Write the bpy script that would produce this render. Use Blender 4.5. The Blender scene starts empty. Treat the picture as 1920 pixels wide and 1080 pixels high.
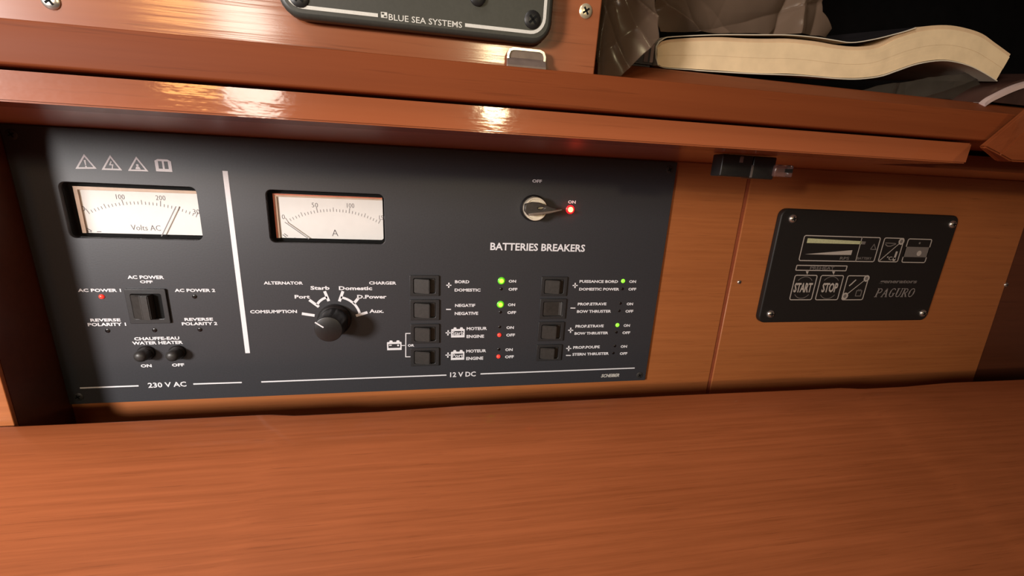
import bpy, bmesh, math, random
from mathutils import Vector, Matrix, noise as mnoise
random.seed(7)
C = bpy.context.scene.collection
# ------------------------------------------------------------ camera, world, lamps, exposure
F = 790.0
CAM = Vector((0.2743668, -0.3439309, 0.1912819))
_R = ((0.98251113, 0.00180202, 0.18619513), (-0.0519306, 0.96292957, 0.26470711), (-0.17881579, -0.26974691, 0.9461826))
def w_dir(v):                       # photo axes (right, down, forward) to world
    a = [sum(_R[i][j]*v[j] for j in range(3)) for i in range(3)]
    return Vector((a[0], a[2], -a[1]))
cx, cy, cz = w_dir((1, 0, 0)), w_dir((0, -1, 0)), w_dir((0, 0, -1))
cam_data = bpy.data.cameras.new('camera')
cam_data.sensor_width = 36.0
cam_data.lens = F*36.0/1920.0
cam_data.clip_start = 0.01
cam = bpy.data.objects.new('camera', cam_data); C.objects.link(cam)
cam.matrix_world = Matrix(((cx.x, cy.x, cz.x, CAM.x), (cx.y, cy.y, cz.y, CAM.y), (cx.z, cy.z, cz.z, CAM.z), (0, 0, 0, 1)))
bpy.context.scene.camera = cam
vs = bpy.context.scene.view_settings
bpy.context.scene.display_settings.display_device = 'sRGB'
vs.view_transform = 'Standard'; vs.look = 'None'; vs.gamma = 1.0; vs.use_curve_mapping = False
vs.exposure = 0.0
world = bpy.data.worlds.new('cabin_ambience'); bpy.context.scene.world = world
world.use_nodes = True
bg = world.node_tree.nodes['Background']
bg.inputs[0].default_value = (1.0, 0.72, 0.52, 1); bg.inputs[1].default_value = 0.06
def area(name, loc, target, sx, sy, watts, col):
    l = bpy.data.lights.new(name, 'AREA'); l.shape = 'ELLIPSE'; l.size = sx; l.size_y = sy; l.energy = watts; l.color = col
    o = bpy.data.objects.new(name, l); C.objects.link(o); o.location = loc
    o.rotation_euler = (Vector(target)-Vector(loc)).to_track_quat('-Z', 'Y').to_euler()
    return o
spot = bpy.data.lights.new('cabin_spot', 'SPOT'); spot.energy = 52.0; spot.color = (1.0, 0.95, 0.92)
spot.spot_size = math.radians(64); spot.spot_blend = 1.0; spot.shadow_soft_size = 0.09
so = bpy.data.objects.new('cabin_spot', spot); C.objects.link(so); so.location = (-0.48, -0.74, 0.286)
so.rotation_euler = (Vector((0.16, 0, 0.05))-so.location).to_track_quat('-Z', 'Y').to_euler()
area('reading_lamp', (0.43, -1.16, 0.335), (0.3, 0, 0.15), 0.06, 0.05, 1.2, (1.0, 0.84, 0.50))
area('hatch_light', (-0.148, -1.20, 0.350), (0.2, 0, 0.15), 0.12, 0.12, 1.5, (1.0, 0.90, 0.76))
area('amber_lamp', (-0.28, -1.20, 0.358), (0.2, 0, 0.15), 0.13, 0.05, 0.8, (1.0, 0.48, 0.14))
area('overhead_fill', (-0.15, -0.50, 0.75), (0.0, -0.15, 0.0), 0.25, 0.25, 3.3, (1.0, 0.92, 0.84))  # unseen fill added above to brighten the table top

# ------------------------------------------------------------ materials
def mat(name, col, rough=0.5, metal=0.0, spec=0.5, vary=0.06, scale=400.0, emit=None, estr=0.0, coat=0.0, bump=0.0):
    m = bpy.data.materials.new(name); m.use_nodes = True
    nt = m.node_tree; b = nt.nodes['Principled BSDF']
    b.inputs['Roughness'].default_value = rough; b.inputs['Metallic'].default_value = metal
    b.inputs['Specular IOR Level'].default_value = spec
    b.inputs['Coat Weight'].default_value = coat
    tc = nt.nodes.new('ShaderNodeTexCoord'); nz = nt.nodes.new('ShaderNodeTexNoise')
    nz.inputs['Scale'].default_value = scale; nz.inputs['Detail'].default_value = 3
    nt.links.new(tc.outputs['Object'], nz.inputs['Vector'])
    cr = nt.nodes.new('ShaderNodeValToRGB')
    cr.color_ramp.elements[0].position = 0.3; cr.color_ramp.elements[1].position = 0.7
    cr.color_ramp.elements[0].color = tuple(c*(1-vary) for c in col)+(1,)
    cr.color_ramp.elements[1].color = tuple(min(1, c*(1+vary)) for c in col)+(1,)
    nt.links.new(nz.outputs['Fac'], cr.inputs['Fac']); nt.links.new(cr.outputs['Color'], b.inputs['Base Color'])
    if bump:
        bp = nt.nodes.new('ShaderNodeBump'); bp.inputs['Strength'].default_value = bump; bp.inputs['Distance'].default_value = 0.0004
        nt.links.new(nz.outputs['Fac'], bp.inputs['Height']); nt.links.new(bp.outputs['Normal'], b.inputs['Normal'])
    if emit:
        b.inputs['Emission Color'].default_value = tuple(emit)+(1,); b.inputs['Emission Strength'].default_value = estr
    return m

def wood(name, lo, hi, rough=0.3, coat=0.3, coat_rough=0.15, grain=1.0, wavy=0.0, streak=0.5, pore=0.35, axis=(1.6, 60, 60), bump=0.12, spec=0.5):
    m = bpy.data.materials.new(name); m.use_nodes = True
    nt = m.node_tree; N = nt.nodes; Lk = nt.links; b = N['Principled BSDF']; b.inputs['Specular IOR Level'].default_value = spec
    b.inputs['Roughness'].default_value = rough; b.inputs['Coat Weight'].default_value = coat
    b.inputs['Coat Roughness'].default_value = coat_rough
    tc = N.new('ShaderNodeTexCoord')
    def nz(sc, vec, detail=4, rgh=0.6):
        mp = N.new('ShaderNodeMapping'); mp.inputs['Scale'].default_value = vec
        Lk.new(tc.outputs['Object'], mp.inputs['Vector'])
        n = N.new('ShaderNodeTexNoise'); n.inputs['Scale'].default_value = sc; n.inputs['Detail'].default_value = detail
        n.inputs['Roughness'].default_value = rgh
        Lk.new(mp.outputs['Vector'], n.inputs['Vector']); return n
    a = nz(3.0*grain, axis); f = nz(9.0*grain, tuple(v*1.3 if i else v for i, v in enumerate(axis)), 3, 0.7); lg = nz(5.0, (1, 2.0, 2.0), 2)
    mx = N.new('ShaderNodeMath'); mx.operation = 'MULTIPLY_ADD'; mx.inputs[1].default_value = streak
    Lk.new(a.outputs['Fac'], mx.inputs[0])
    m2 = N.new('ShaderNodeMath'); m2.operation = 'MULTIPLY_ADD'; m2.inputs[1].default_value = 0.35
    Lk.new(lg.outputs['Fac'], m2.inputs[0]); m2.inputs[2].default_value = 0.15
    Lk.new(m2.outputs[0], mx.inputs[2])
    cr = N.new('ShaderNodeValToRGB'); cr.color_ramp.elements[0].position = 0.38; cr.color_ramp.elements[1].position = 0.78
    cr.color_ramp.elements[0].color = tuple(lo)+(1,); cr.color_ramp.elements[1].color = tuple(hi)+(1,)
    Lk.new(mx.outputs[0], cr.inputs['Fac'])
    pr = N.new('ShaderNodeValToRGB'); pr.color_ramp.elements[0].position = 0.60; pr.color_ramp.elements[1].position = 0.72
    pr.color_ramp.elements[0].color = (1, 1, 1, 1); pr.color_ramp.elements[1].color = (1-pore, 1-pore*1.05, 1-pore*1.1, 1)
    Lk.new(f.outputs['Fac'], pr.inputs['Fac'])
    mu = N.new('ShaderNodeMixRGB'); mu.blend_type = 'MULTIPLY'; mu.inputs['Fac'].default_value = 1.0
    Lk.new(cr.outputs['Color'], mu.inputs['Color1']); Lk.new(pr.outputs['Color'], mu.inputs['Color2'])
    Lk.new(mu.outputs['Color'], b.inputs['Base Color'])
    bp = N.new('ShaderNodeBump'); bp.inputs['Strength'].default_value = bump; bp.inputs['Distance'].default_value = 0.0005
    Lk.new(a.outputs['Fac'], bp.inputs['Height'])
    if wavy:
        wv = nz(1.0, (45, 60, 90), 4, 0.65)
        b2 = N.new('ShaderNodeBump'); b2.inputs['Strength'].default_value = wavy; b2.inputs['Distance'].default_value = 0.002
        Lk.new(wv.outputs['Fac'], b2.inputs['Height']); Lk.new(bp.outputs['Normal'], b2.inputs['Normal'])
        Lk.new(b2.outputs['Normal'], b.inputs['Coat Normal']); Lk.new(b2.outputs['Normal'], b.inputs['Normal'])
    else:
        Lk.new(bp.outputs['Normal'], b.inputs['Normal'])
        Lk.new(bp.outputs['Normal'], b.inputs['Coat Normal'])
    return m

W_DESK = wood('varnished_teak_table', (0.24, 0.063, 0.018), (0.385, 0.108, 0.036), 0.5, 0.28, 0.11, bump=0.06, streak=0.66, spec=0.3, axis=(2.6, 110, 110), pore=0.3)
W_WALL = wood('teak_veneer', (0.33, 0.100, 0.027), (0.47, 0.155, 0.045), 0.45, 0.12, 0.25, axis=(2.4, 100, 100))
W_RAIL = wood('shaded_teak_rail', (0.165, 0.038, 0.011), (0.24, 0.060, 0.018), 0.55, 0.0, 0.3, streak=0.4, pore=0.25, spec=0.12)  # same teak as the lip, its duller shade put into a darker colour
W_LIP = wood('glossy_lit_teak_lip', (0.28, 0.074, 0.025), (0.38, 0.110, 0.042), 0.36, 0.55, 0.08, wavy=0.05, spec=0.1, streak=0.35, pore=0.15)  # same teak as the rail, its sheen put into a lighter colour
W_UPPER = wood('glossy_teak_board', (0.24, 0.068, 0.025), (0.34, 0.108, 0.044), 0.30, 0.7, 0.13, streak=0.5, spec=0.2, bump=0.22)
W_SHELF = wood('shelf_teak', (0.34, 0.090, 0.026), (0.48, 0.135, 0.044), 0.3, 0.4, 0.1, streak=0.4, bump=0.15)
W_DARK = wood('dark_wood_and_shade', (0.085, 0.022, 0.008), (0.13, 0.036, 0.014), 0.5, 0.05, 0.3)  # dark wood tone; also carries the left wall's shade as colour
W_GROOVE = wood('mahogany_strip', (0.24, 0.055, 0.022), (0.32, 0.078, 0.03), 0.5, 0.0, 0.3)
M_PLATE = mat('black_anodised_plate', (0.034, 0.034, 0.039), 0.45, 0, 0.5, 0.10, 900, bump=0.05)
M_BLACK = mat('black_plastic', (0.012, 0.011, 0.011), 0.38, 0, 0.5, 0.15, 700)
M_ROCK = mat('black_rocker_plastic', (0.027, 0.026, 0.027), 0.40, 0, 0.5, 0.12, 700)
M_DEEP = mat('matt_black_recess', (0.004, 0.004, 0.004), 0.8, 0, 0.2, 0.2, 300)
M_INK = mat('white_screen_print', (0.82, 0.81, 0.84), 0.6, 0, 0.3, 0.04, 2000)
M_DIAL = mat('white_dial_card', (0.84, 0.82, 0.79), 0.6, 0, 0.3, 0.02, 200)
M_DINK = mat('grey_dial_print', (0.16, 0.14, 0.15), 0.6, 0, 0.2, 0.1, 2000)
M_DTICK = mat('pale_dial_ticks', (0.33, 0.31, 0.31), 0.6, 0, 0.2, 0.1, 2000)
M_NICKEL = mat('satin_nickel', (0.95, 0.83, 0.66), 0.36, 0.35, 0.6, 0.08, 500)
M_STEEL = mat('polished_steel', (0.72, 0.66, 0.60), 0.25, 0.9, 0.6, 0.06, 800)
M_DSCREW = mat('black_screw', (0.05, 0.047, 0.045), 0.42, 0.3, 0.5, 0.15, 900)
M_GREY = mat('dull_grey_metal', (0.17, 0.125, 0.105), 0.42, 0.3, 0.5, 0.1, 300)
M_BRASS = mat('pale_brass', (0.85, 0.72, 0.50), 0.3, 0.7, 0.6, 0.06, 800)
M_LEDOFF = mat('dark_led_lens', (0.006, 0.004, 0.004), 0.25, 0, 0.5, 0.1, 900)
M_LEDG = mat('lit_green_led', (0.3, 0.9, 0.1), 0.3, 0, 0.5, 0.02, 900, (0.26, 1.0, 0.02), 2.6)
M_LEDG2 = mat('dim_green_led', (0.3, 0.9, 0.1), 0.3, 0, 0.5, 0.02, 900, (0.26, 1.0, 0.02), 0.95)
M_LEDR = mat('lit_red_led', (0.9, 0.15, 0.1), 0.3, 0, 0.5, 0.02, 900, (1.0, 0.042, 0.013), 42.0)
M_LEDRB = mat('red_led_halo', (0.7, 0.03, 0.03), 0.3, 0, 0.5, 0.02, 900, (1.0, 0.012, 0.03), 0.75)  # added glow round the core standing for the red lamp's halo
M_LEDGB = mat('green_led_halo', (0.1, 0.5, 0.03), 0.3, 0, 0.5, 0.02, 900, (0.14, 0.75, 0.01), 0.40)  # added glow round the core standing for the green lamp's halo
M_LEDR2 = mat('dim_red_led', (0.8, 0.08, 0.05), 0.25, 0, 0.5, 0.02, 900, (1.0, 0.03, 0.025), 0.6)
M_PAGER = mat('black_generator_plate', (0.013, 0.011, 0.010), 0.5, 0, 0.4, 0.12, 900)
M_GINK = mat('beige_screen_print', (0.46, 0.40, 0.35), 0.6, 0, 0.3, 0.06, 2000)
M_GDIM = mat('faded_screen_print', (0.17, 0.145, 0.13), 0.6, 0, 0.3, 0.1, 2000)
M_GBAR = mat('pale_green_led_bar', (0.52, 0.52, 0.30), 0.5, 0, 0.3, 0.12, 700)
M_BPLATE = mat('charcoal_breaker_plate', (0.040, 0.040, 0.034), 0.45, 0, 0.5, 0.08, 900)
M_SILVER = mat('silver_screen_print', (0.62, 0.60, 0.55), 0.5, 0, 0.4, 0.05, 2000)
M_LOCKSHADE = mat('locker_shade_black', (0.003, 0.0025, 0.0025), 0.95, 0, 0.1, 0.3, 60)  # darkness inside the locker put into the colour
M_PAGE = mat('yellowed_pages', (0.76, 0.57, 0.35), 0.85, 0, 0.15, 0.07, 120)
M_PAGE2 = mat('browned_pages', (0.62, 0.43, 0.26), 0.85, 0, 0.15, 0.07, 120)
M_COVER = mat('cream_card_cover', (0.62, 0.54, 0.42), 0.6, 0, 0.4, 0.05, 90)
M_BOX = mat('dark_glossy_card', (0.035, 0.022, 0.025), 0.35, 0, 0.5, 0.2, 60)
M_RIM = mat('pale_glazed_rim', (0.55, 0.40, 0.36), 0.35, 0, 0.5, 0.06, 90)
M_DISH = mat('dark_glazed_dish', (0.05, 0.022, 0.016), 0.35, 0, 0.5, 0.3, 60)
M_CPRINT = mat('dark_cover_print', (0.010, 0.008, 0.009), 0.7, 0, 0.15, 0.2, 60)
M_KEY = mat('dark_grey_key', (0.055, 0.046, 0.040), 0.38, 0.2, 0.5, 0.15, 500)
def clear_plastic(name, tint, alpha, rough=0.15, gl=0.35):
    m = bpy.data.materials.new(name); m.use_nodes = True; nt = m.node_tree; N = nt.nodes; Lk = nt.links
    out = N['Material Output']; N.remove(N['Principled BSDF'])
    tr = N.new('ShaderNodeBsdfTransparent'); df = N.new('ShaderNodeBsdfDiffuse'); g = N.new('ShaderNodeBsdfGlossy')
    nz = N.new('ShaderNodeTexNoise'); nz.inputs['Scale'].default_value = 40; tc = N.new('ShaderNodeTexCoord'); Lk.new(tc.outputs['Object'], nz.inputs['Vector'])
    cr = N.new('ShaderNodeValToRGB'); cr.color_ramp.elements[0].color = tuple(c*.8 for c in tint)+(1,); cr.color_ramp.elements[1].color = tuple(min(1, c*1.2) for c in tint)+(1,)
    Lk.new(nz.outputs['Fac'], cr.inputs['Fac']); Lk.new(cr.outputs['Color'], df.inputs['Color'])
    g.inputs['Roughness'].default_value = rough
    m1 = N.new('ShaderNodeMixShader'); m1.inputs[0].default_value = alpha; Lk.new(tr.outputs[0], m1.inputs[1]); Lk.new(df.outputs[0], m1.inputs[2])
    fr = N.new('ShaderNodeFresnel'); fr.inputs['IOR'].default_value = 1.45
    mm = N.new('ShaderNodeMath'); mm.operation = 'MULTIPLY_ADD'; mm.inputs[1].default_value = gl; mm.inputs[2].default_value = 0.02*gl
    Lk.new(fr.outputs[0], mm.inputs[0])
    m2 = N.new('ShaderNodeMixShader'); Lk.new(mm.outputs[0], m2.inputs[0]); Lk.new(m1.outputs[0], m2.inputs[1]); Lk.new(g.outputs[0], m2.inputs[2])
    Lk.new(m2.outputs[0], out.inputs['Surface']); return m
M_GLASS = clear_plastic('clear_meter_window', (0.8, 0.8, 0.8), 0.0, 0.05, 0.2)
M_BAG = clear_plastic('smoky_bag_film', (0.175, 0.115, 0.080), 0.55, 0.20, 0.28)
M_BAG2 = clear_plastic('thin_bag_film', (0.10, 0.085, 0.065), 0.30, 0.14, 0.6)
M_STUB = clear_plastic('clear_plunger_plastic', (0.30, 0.16, 0.14), 0.35, 0.12, 1.2)

# ------------------------------------------------------------ object helpers
def _link(o, parent):
    C.objects.link(o)
    if parent is not None:
        o.parent = parent
        o.matrix_parent_inverse = Matrix.Translation(parent.location).inverted() if parent.parent is None else Matrix()
def thing(name, label, cat, loc=(0, 0, 0), group=None):
    o = bpy.data.objects.new(name, None); C.objects.link(o); o.location = loc
    o.empty_display_size = 0.02; o['label'] = label; o['category'] = cat
    if group: o['group'] = group
    return o
def structure(o):
    o['kind'] = 'structure'; return o
def mesh_obj(name, me, m, parent=None, label=None):
    o = bpy.data.objects.new(name, me)
    if m: me.materials.clear(); me.materials.append(m)
    _link(o, parent)
    if label: o['label'] = label
    return o
def bm_obj(name, bm, m, parent=None, label=None, smooth=False):
    me = bpy.data.meshes.new(name); bmesh.ops.recalc_face_normals(bm, faces=bm.faces); bm.to_mesh(me); bm.free()
    if smooth:
        for p in me.polygons: p.use_smooth = True
    return mesh_obj(name, me, m, parent, label)
class Frame:                        # a real plane in the room: origin, two axes and the normal facing the viewer
    def __init__(s, o, u, v):
        s.o = Vector(o); s.u = Vector(u).normalized(); s.v = Vector(v).normalized(); s.n = s.u.cross(s.v)
    def uv(s, px, py, h=0.0):
        d = w_dir(((px-960)/F, (py-540)/F, 1)); o = s.o+s.n*h
        t = (o-CAM).dot(s.n)/d.dot(s.n); q = CAM+d*t-o
        return (q.dot(s.u), q.dot(s.v))
    def mat(s, u=0, v=0, h=0):
        p = s.o+s.u*u+s.v*v+s.n*h
        return Matrix(((s.u.x, s.v.x, s.n.x, p.x), (s.u.y, s.v.y, s.n.y, p.y), (s.u.z, s.v.z, s.n.z, p.z), (0, 0, 0, 1)))
P = Frame((0, 0, 0), (1, 0, 0), (0, 0, 1))          # face of the electrical panel
def curve_mesh(loops, half, bevel=0.0, bres=2):
    cu = bpy.data.curves.new('tmp', 'CURVE'); cu.dimensions = '2D'; cu.fill_mode = 'BOTH'
    cu.extrude = max(half-bevel, 0); cu.bevel_depth = bevel; cu.bevel_resolution = bres; cu.offset = -bevel
    for lp in loops:
        s = cu.splines.new('POLY'); s.points.add(len(lp)-1); s.use_cyclic_u = True
        for p, q in zip(s.points, lp): p.co = (q[0], q[1], 0, 1)
    o = bpy.data.objects.new('tmp', cu); C.objects.link(o)
    me = bpy.data.meshes.new_from_object(o.evaluated_get(bpy.context.evaluated_depsgraph_get()))
    C.objects.unlink(o); bpy.data.objects.remove(o); bpy.data.curves.remove(cu)
    return me
def ext(name, fr, loops, h0, h1, m, parent=None, bevel=0.0, label=None, bres=2):
    """outline with holes in a frame, from height h0 (back) to h1 (front)"""
    if not isinstance(loops[0][0], (tuple, list)): loops = [loops]
    me = curve_mesh(loops, (h1-h0)/2, bevel, bres)
    me.transform(fr.mat(0, 0, (h0+h1)/2))
    return mesh_obj(name, me, m, parent, label)
def rrect(u0, v0, u1, v1, r, n=5):
    if r <= 0: return [(u0, v0), (u1, v0), (u1, v1), (u0, v1)]
    pts = []
    for (a, b, st) in ((u1-r, v0+r, -90), (u1-r, v1-r, 0), (u0+r, v1-r, 90), (u0+r, v0+r, 180)):
        for k in range(n+1):
            t = math.radians(st+90*k/n); pts.append((a+r*math.cos(t), b+r*math.sin(t)))
    return pts
def circ(u, v, r, n=24): return [(u+r*math.cos(2*math.pi*k/n), v+r*math.sin(2*math.pi*k/n)) for k in range(n)]
def stroke(pts, w, closed=False):
    n = len(pts); L_, R_ = [], []
    for i in range(n):
        a = pts[i-1] if (i > 0 or closed) else pts[i]; c = pts[(i+1) % n] if (i < n-1 or closed) else pts[i]; b = pts[i]
        d1 = Vector((b[0]-a[0], b[1]-a[1])); d2 = Vector((c[0]-b[0], c[1]-b[1]))
        if d1.length < 1e-9: d1 = d2
        if d2.length < 1e-9: d2 = d1
        d1.normalize(); d2.normalize()
        n1 = Vector((-d1.y, d1.x)); n2 = Vector((-d2.y, d2.x)); nn = (n1+n2); nn.normalize()
        k = w/2/max(0.35, nn.dot(n1))
        L_.append((b[0]+nn.x*k, b[1]+nn.y*k)); R_.append((b[0]-nn.x*k, b[1]-nn.y*k))
    return [L_, R_] if closed else [L_+R_[::-1]]
def prints(name, fr, polys, m, parent, h=0.0, t=0.00012, label=None):
    """flat print made of several separate filled shapes, each a list of loops"""
    bm = bmesh.new()
    for loops in polys:
        me = curve_mesh(loops, t/2); bm.from_mesh(me); bpy.data.meshes.remove(me)
    me = bpy.data.meshes.new(name); bm.to_mesh(me); bm.free(); me.transform(fr.mat(0, 0, h+t/2))
    return mesh_obj(name, me, m, parent, label)
def text_mesh(s, bold=0.0, shear=0.0, res=2, space=1.0):
    cu = bpy.data.curves.new('tmp', 'FONT'); cu.body = s; cu.size = 1; cu.offset = bold; cu.shear = shear; cu.resolution_u = res
    cu.extrude = 0.02; cu.space_character = space
    o = bpy.data.objects.new('tmp', cu); C.objects.link(o)
    me = bpy.data.meshes.new_from_object(o.evaluated_get(bpy.context.evaluated_depsgraph_get()))
    C.objects.unlink(o); bpy.data.objects.remove(o); bpy.data.curves.remove(cu)
    return me
def lettering(fr, s, x0, x1, ym, hp, m, parent, h=0.0, bold=0.012, shear=0.0, y1=None, t=0.00012, space=1.0, lab='white'):
    """words fitted between two points of the plane; ym is the middle height at x0 (y1 at x1)"""
    y1 = ym if y1 is None else y1
    me = text_mesh(s, bold, shear, space=space)
    a = fr.uv(x0, ym, h); b = fr.uv(x1, y1, h); xm = (x0+x1)/2; yy = (ym+y1)/2
    c = fr.uv(xm, yy-hp/2, h); d = fr.uv(xm, yy+hp/2, h)
    W_ = b[0]-a[0]; H_ = abs(c[1]-d[1]); um, vm = (a[0]+b[0])/2, (c[1]+d[1])/2
    xs = [v.co.x for v in me.vertices]; ys = [v.co.y for v in me.vertices]
    mx, my = (min(xs)+max(xs))/2, (min(ys)+max(ys))/2
    sx, sy = W_/(max(xs)-min(xs)), H_/(max(ys)-min(ys))
    for v in me.vertices: v.co = (um+(v.co.x-mx)*sx, vm+(v.co.y-my)*sy, h+t/2+v.co.z/0.04*t)
    me.transform(fr.mat())
    return mesh_obj('lettering', me, m, parent, '%s printed words %s' % (lab, s) if lab else None)
def lathe(name, fr, u, v, prof, m, parent=None, seg=24, label=None, smooth=True):
    """prof: (radius, height) from back to front"""
    bm = bmesh.new(); rings = []
    for r, h in prof:
        if r < 1e-7: rings.append([bm.verts.new((u, v, h))])
        else: rings.append([bm.verts.new((u+r*math.cos(2*math.pi*k/seg), v+r*math.sin(2*math.pi*k/seg), h)) for k in range(seg)])
    for a, b in zip(rings, rings[1:]):
        if len(a) == 1 and len(b) == 1: continue
        for k in range(seg):
            k2 = (k+1) % seg
            if len(a) == 1: bm.faces.new((a[0], b[k2], b[k]))
            elif len(b) == 1: bm.faces.new((a[k], a[k2], b[0]))
            else: bm.faces.new((a[k], a[k2], b[k2], b[k]))
    if len(rings[0]) > 1: bm.faces.new(rings[0][::-1])
    if len(rings[-1]) > 1: bm.faces.new(rings[-1])
    bmesh.ops.transform(bm, matrix=fr.mat(), verts=bm.verts)
    o = bm_obj(name, bm, m, parent, label)
    if smooth:
        for p in o.data.polygons: p.use_smooth = len(p.vertices) <= 4
        o.data.set_sharp_from_angle(angle=math.radians(40))
    return o
def box_bm(bm, x0, y0, z0, x1, y1, z1):
    vs_ = [bm.verts.new(p) for p in ((x0, y0, z0), (x1, y0, z0), (x1, y1, z0), (x0, y1, z0), (x0, y0, z1), (x1, y0, z1), (x1, y1, z1), (x0, y1, z1))]
    for f in ((0, 3, 2, 1), (4, 5, 6, 7), (0, 1, 5, 4), (1, 2, 6, 5), (2, 3, 7, 6), (3, 0, 4, 7)): bm.faces.new([vs_[i] for i in f])
    return vs_
def box(name, x0, y0, z0, x1, y1, z1, m, parent=None, bevel=0.0, label=None, seg=3):
    bm = bmesh.new(); box_bm(bm, x0, y0, z0, x1, y1, z1)
    if bevel: bmesh.ops.bevel(bm, geom=bm.edges[:], offset=bevel, segments=seg, affect='EDGES', profile=0.5)
    o = bm_obj(name, bm, m, parent, label)
    if bevel:
        for p in o.data.polygons: p.use_smooth = True
        o.data.set_sharp_from_angle(angle=math.radians(35))
    return o
def circle3(p, q, r):
    ax, ay = p; bx, by = q; cx_, cy_ = r
    d = 2*(ax*(by-cy_)+bx*(cy_-ay)+cx_*(ay-by))
    ux = ((ax*ax+ay*ay)*(by-cy_)+(bx*bx+by*by)*(cy_-ay)+(cx_*cx_+cy_*cy_)*(ay-by))/d
    uy = ((ax*ax+ay*ay)*(cx_-bx)+(bx*bx+by*by)*(ax-cx_)+(cx_*cx_+cy_*cy_)*(bx-ax))/d
    return ux, uy, math.hypot(ax-ux, ay-uy)
def screw(fr, u, v, r, m, parent, h=0.0, ang=0.3, dome=0.35, dark=M_DEEP, label=None):
    k = r*dome
    o = lathe('screw', fr, u, v, [(r, h), (r*0.98, h+k*0.35), (r*0.8, h+k*0.75), (r*0.45, h+k), (0, h+k*1.05)], m, parent, 20, label)
    lo = []
    for a in (ang, ang+math.pi/2):
        c_, s_ = math.cos(a), math.sin(a); q = r*0.55; w = r*0.13
        lo.append([[(u+c_*x-s_*y, v+s_*x+c_*y) for x, y in ((-q, -w), (q, -w), (q, w), (-q, w))]])
    if parent is None or parent.parent is None:
        prints('cross_slot', fr, lo, dark, o, h+k*0.9, k*0.18)
    return o
# ------------------------------------------------------------ the joinery (setting)
Y_LIP, Y_RAIL, Z_UND, Z_RB, Z_RT = -0.1722, -0.176, 0.2066, 0.2159, 0.2288
SHX = 0.0058                          # the whole shelf rises slightly to the right
def rise(o, k=SHX):
    for v in o.data.vertices: v.co.z += k*(v.co.x-0.3)
    return o
wall_back = structure(box('wall_back', -0.30, 0.036, -0.16, 1.10, 0.042, 0.20, W_DARK))
BK = Frame((0, 0.003, 0), (1, 0, 0), (0, 0, 1))
ext('panel', BK, [[(-0.30, -0.16), (0.5530, -0.16), (0.5530, 0.20815), (-0.30, 0.2032)], [(0.02, 0.02), (0.46, 0.02), (0.46, 0.19), (0.02, 0.19)]], -0.012, 0, W_WALL, wall_back, bevel=0.0008)
ext('panel', BK, [[(0.5568, -0.16), (0.914, -0.16), (0.905, 0.05), (0.8955, 0.2101), (0.5568, 0.2082)], [(0.61, 0.08), (0.79, 0.08), (0.79, 0.155), (0.61, 0.155)]], -0.012, 0, W_WALL, wall_back, bevel=0.0008)
box('groove_strip', 0.5520, 0.0040, -0.16, 0.5575, 0.018, 0.2066, W_GROOVE, wall_back)
ext('panel', BK, [(0.9148, -0.16), (1.10, -0.16), (1.10, 0.2110), (0.8965, 0.2101), (0.906, 0.05)], -0.016, -0.006, W_DARK, wall_back, label='darker reddish panel')  # darker and redder than the teak panels beside it
for (px, py, r) in ((1386, 529, 0.0021), (1886, 534, 0.0026)):
    u, v = BK.uv(px, py); screw(BK, u, v, r, M_STEEL, wall_back, 0, 0.5, 0.5, label='bright steel screw')
u, v = BK.uv(1098, 21)
wall_left = structure(box('wall_left', -0.026, -0.0385, -0.16, -0.0008, 0.0029, 0.2040, W_DARK))  # side face turned from the lamp, its shade put into the dark colour
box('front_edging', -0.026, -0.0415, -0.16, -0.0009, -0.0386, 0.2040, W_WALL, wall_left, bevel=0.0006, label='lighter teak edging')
floor = structure(box('floor', -0.30, -0.16, -0.17, 1.10, 0.034, -0.16, W_DARK))
wall_right = structure(box('wall_right', 1.02, -0.30, -0.16, 1.04, 0.0, 0.45, W_DARK))
# shelf board with its front lip
XY = Frame((0, 0, Z_UND), (1, 0, 0), (0, 1, 0))
shelf = structure(rise(ext('trim_1', XY, [(-0.30, -0.150), (0.548, -0.150), (0.548, -0.110), (1.02, -0.110), (1.02, 0.034), (-0.30, 0.034)], 0.0, 0.0094, W_SHELF, bevel=0.0003)))
bm = bmesh.new(); vv = box_bm(bm, -0.30, Y_LIP, Z_UND-0.0011, 0.5310, -0.1502, Z_RB-0.0010)
bmesh.ops.bevel(bm, geom=bm.edges[:], offset=0.0006, segments=2, affect='EDGES')
lip = structure(rise(bm_obj('trim_2', bm, W_LIP)))
rail = structure(rise(box('trim_3', -0.30, Y_RAIL, Z_RB, 0.66, -0.158, Z_RT, W_RAIL, bevel=0.0009)))
# sloping floor of the open locker above the rail, the interior's shade put into near-black walls behind
bm = bmesh.new()
SL = 0.19
YK, ZK = -0.1300, 0.2446             # the floor climbs steeply behind the rail, then gently
prof = [(-0.1578, Z_RT-0.0085), (-0.1578, Z_RT-0.0006), (YK-0.003, ZK-0.0012), (YK, ZK), (0.06, ZK+SL*(0.06-YK)), (0.06, ZK-0.02)]
vs0 = [bm.verts.new((0.3200, y, z)) for y, z in prof]; vs1 = [bm.verts.new((0.95, y, z)) for y, z in prof]
bm.faces.new(vs0); bm.faces.new(vs1[::-1])
for k in range(6): bm.faces.new((vs0[k], vs1[k], vs1[(k+1) % 6], vs0[(k+1) % 6]))
locker_floor = structure(bm_obj('trim_4', bm, W_RAIL))  # the floor's shadow is put into the dark rail colour
def zfl(y): return ZK+SL*(y-YK)
locker_back = structure(box('wall_locker', 0.31, 0.060, Z_RB, 0.95, 0.066, 0.50, M_LOCKSHADE))
structure(box('wall_locker_left', 0.312, -0.144, Z_RB+0.02, 0.3195, 0.060, 0.50, M_LOCKSHADE))
structure(box('wall_locker_right', 0.95, -0.15, Z_RB, 0.957, 0.066, 0.50, M_LOCKSHADE))
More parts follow.
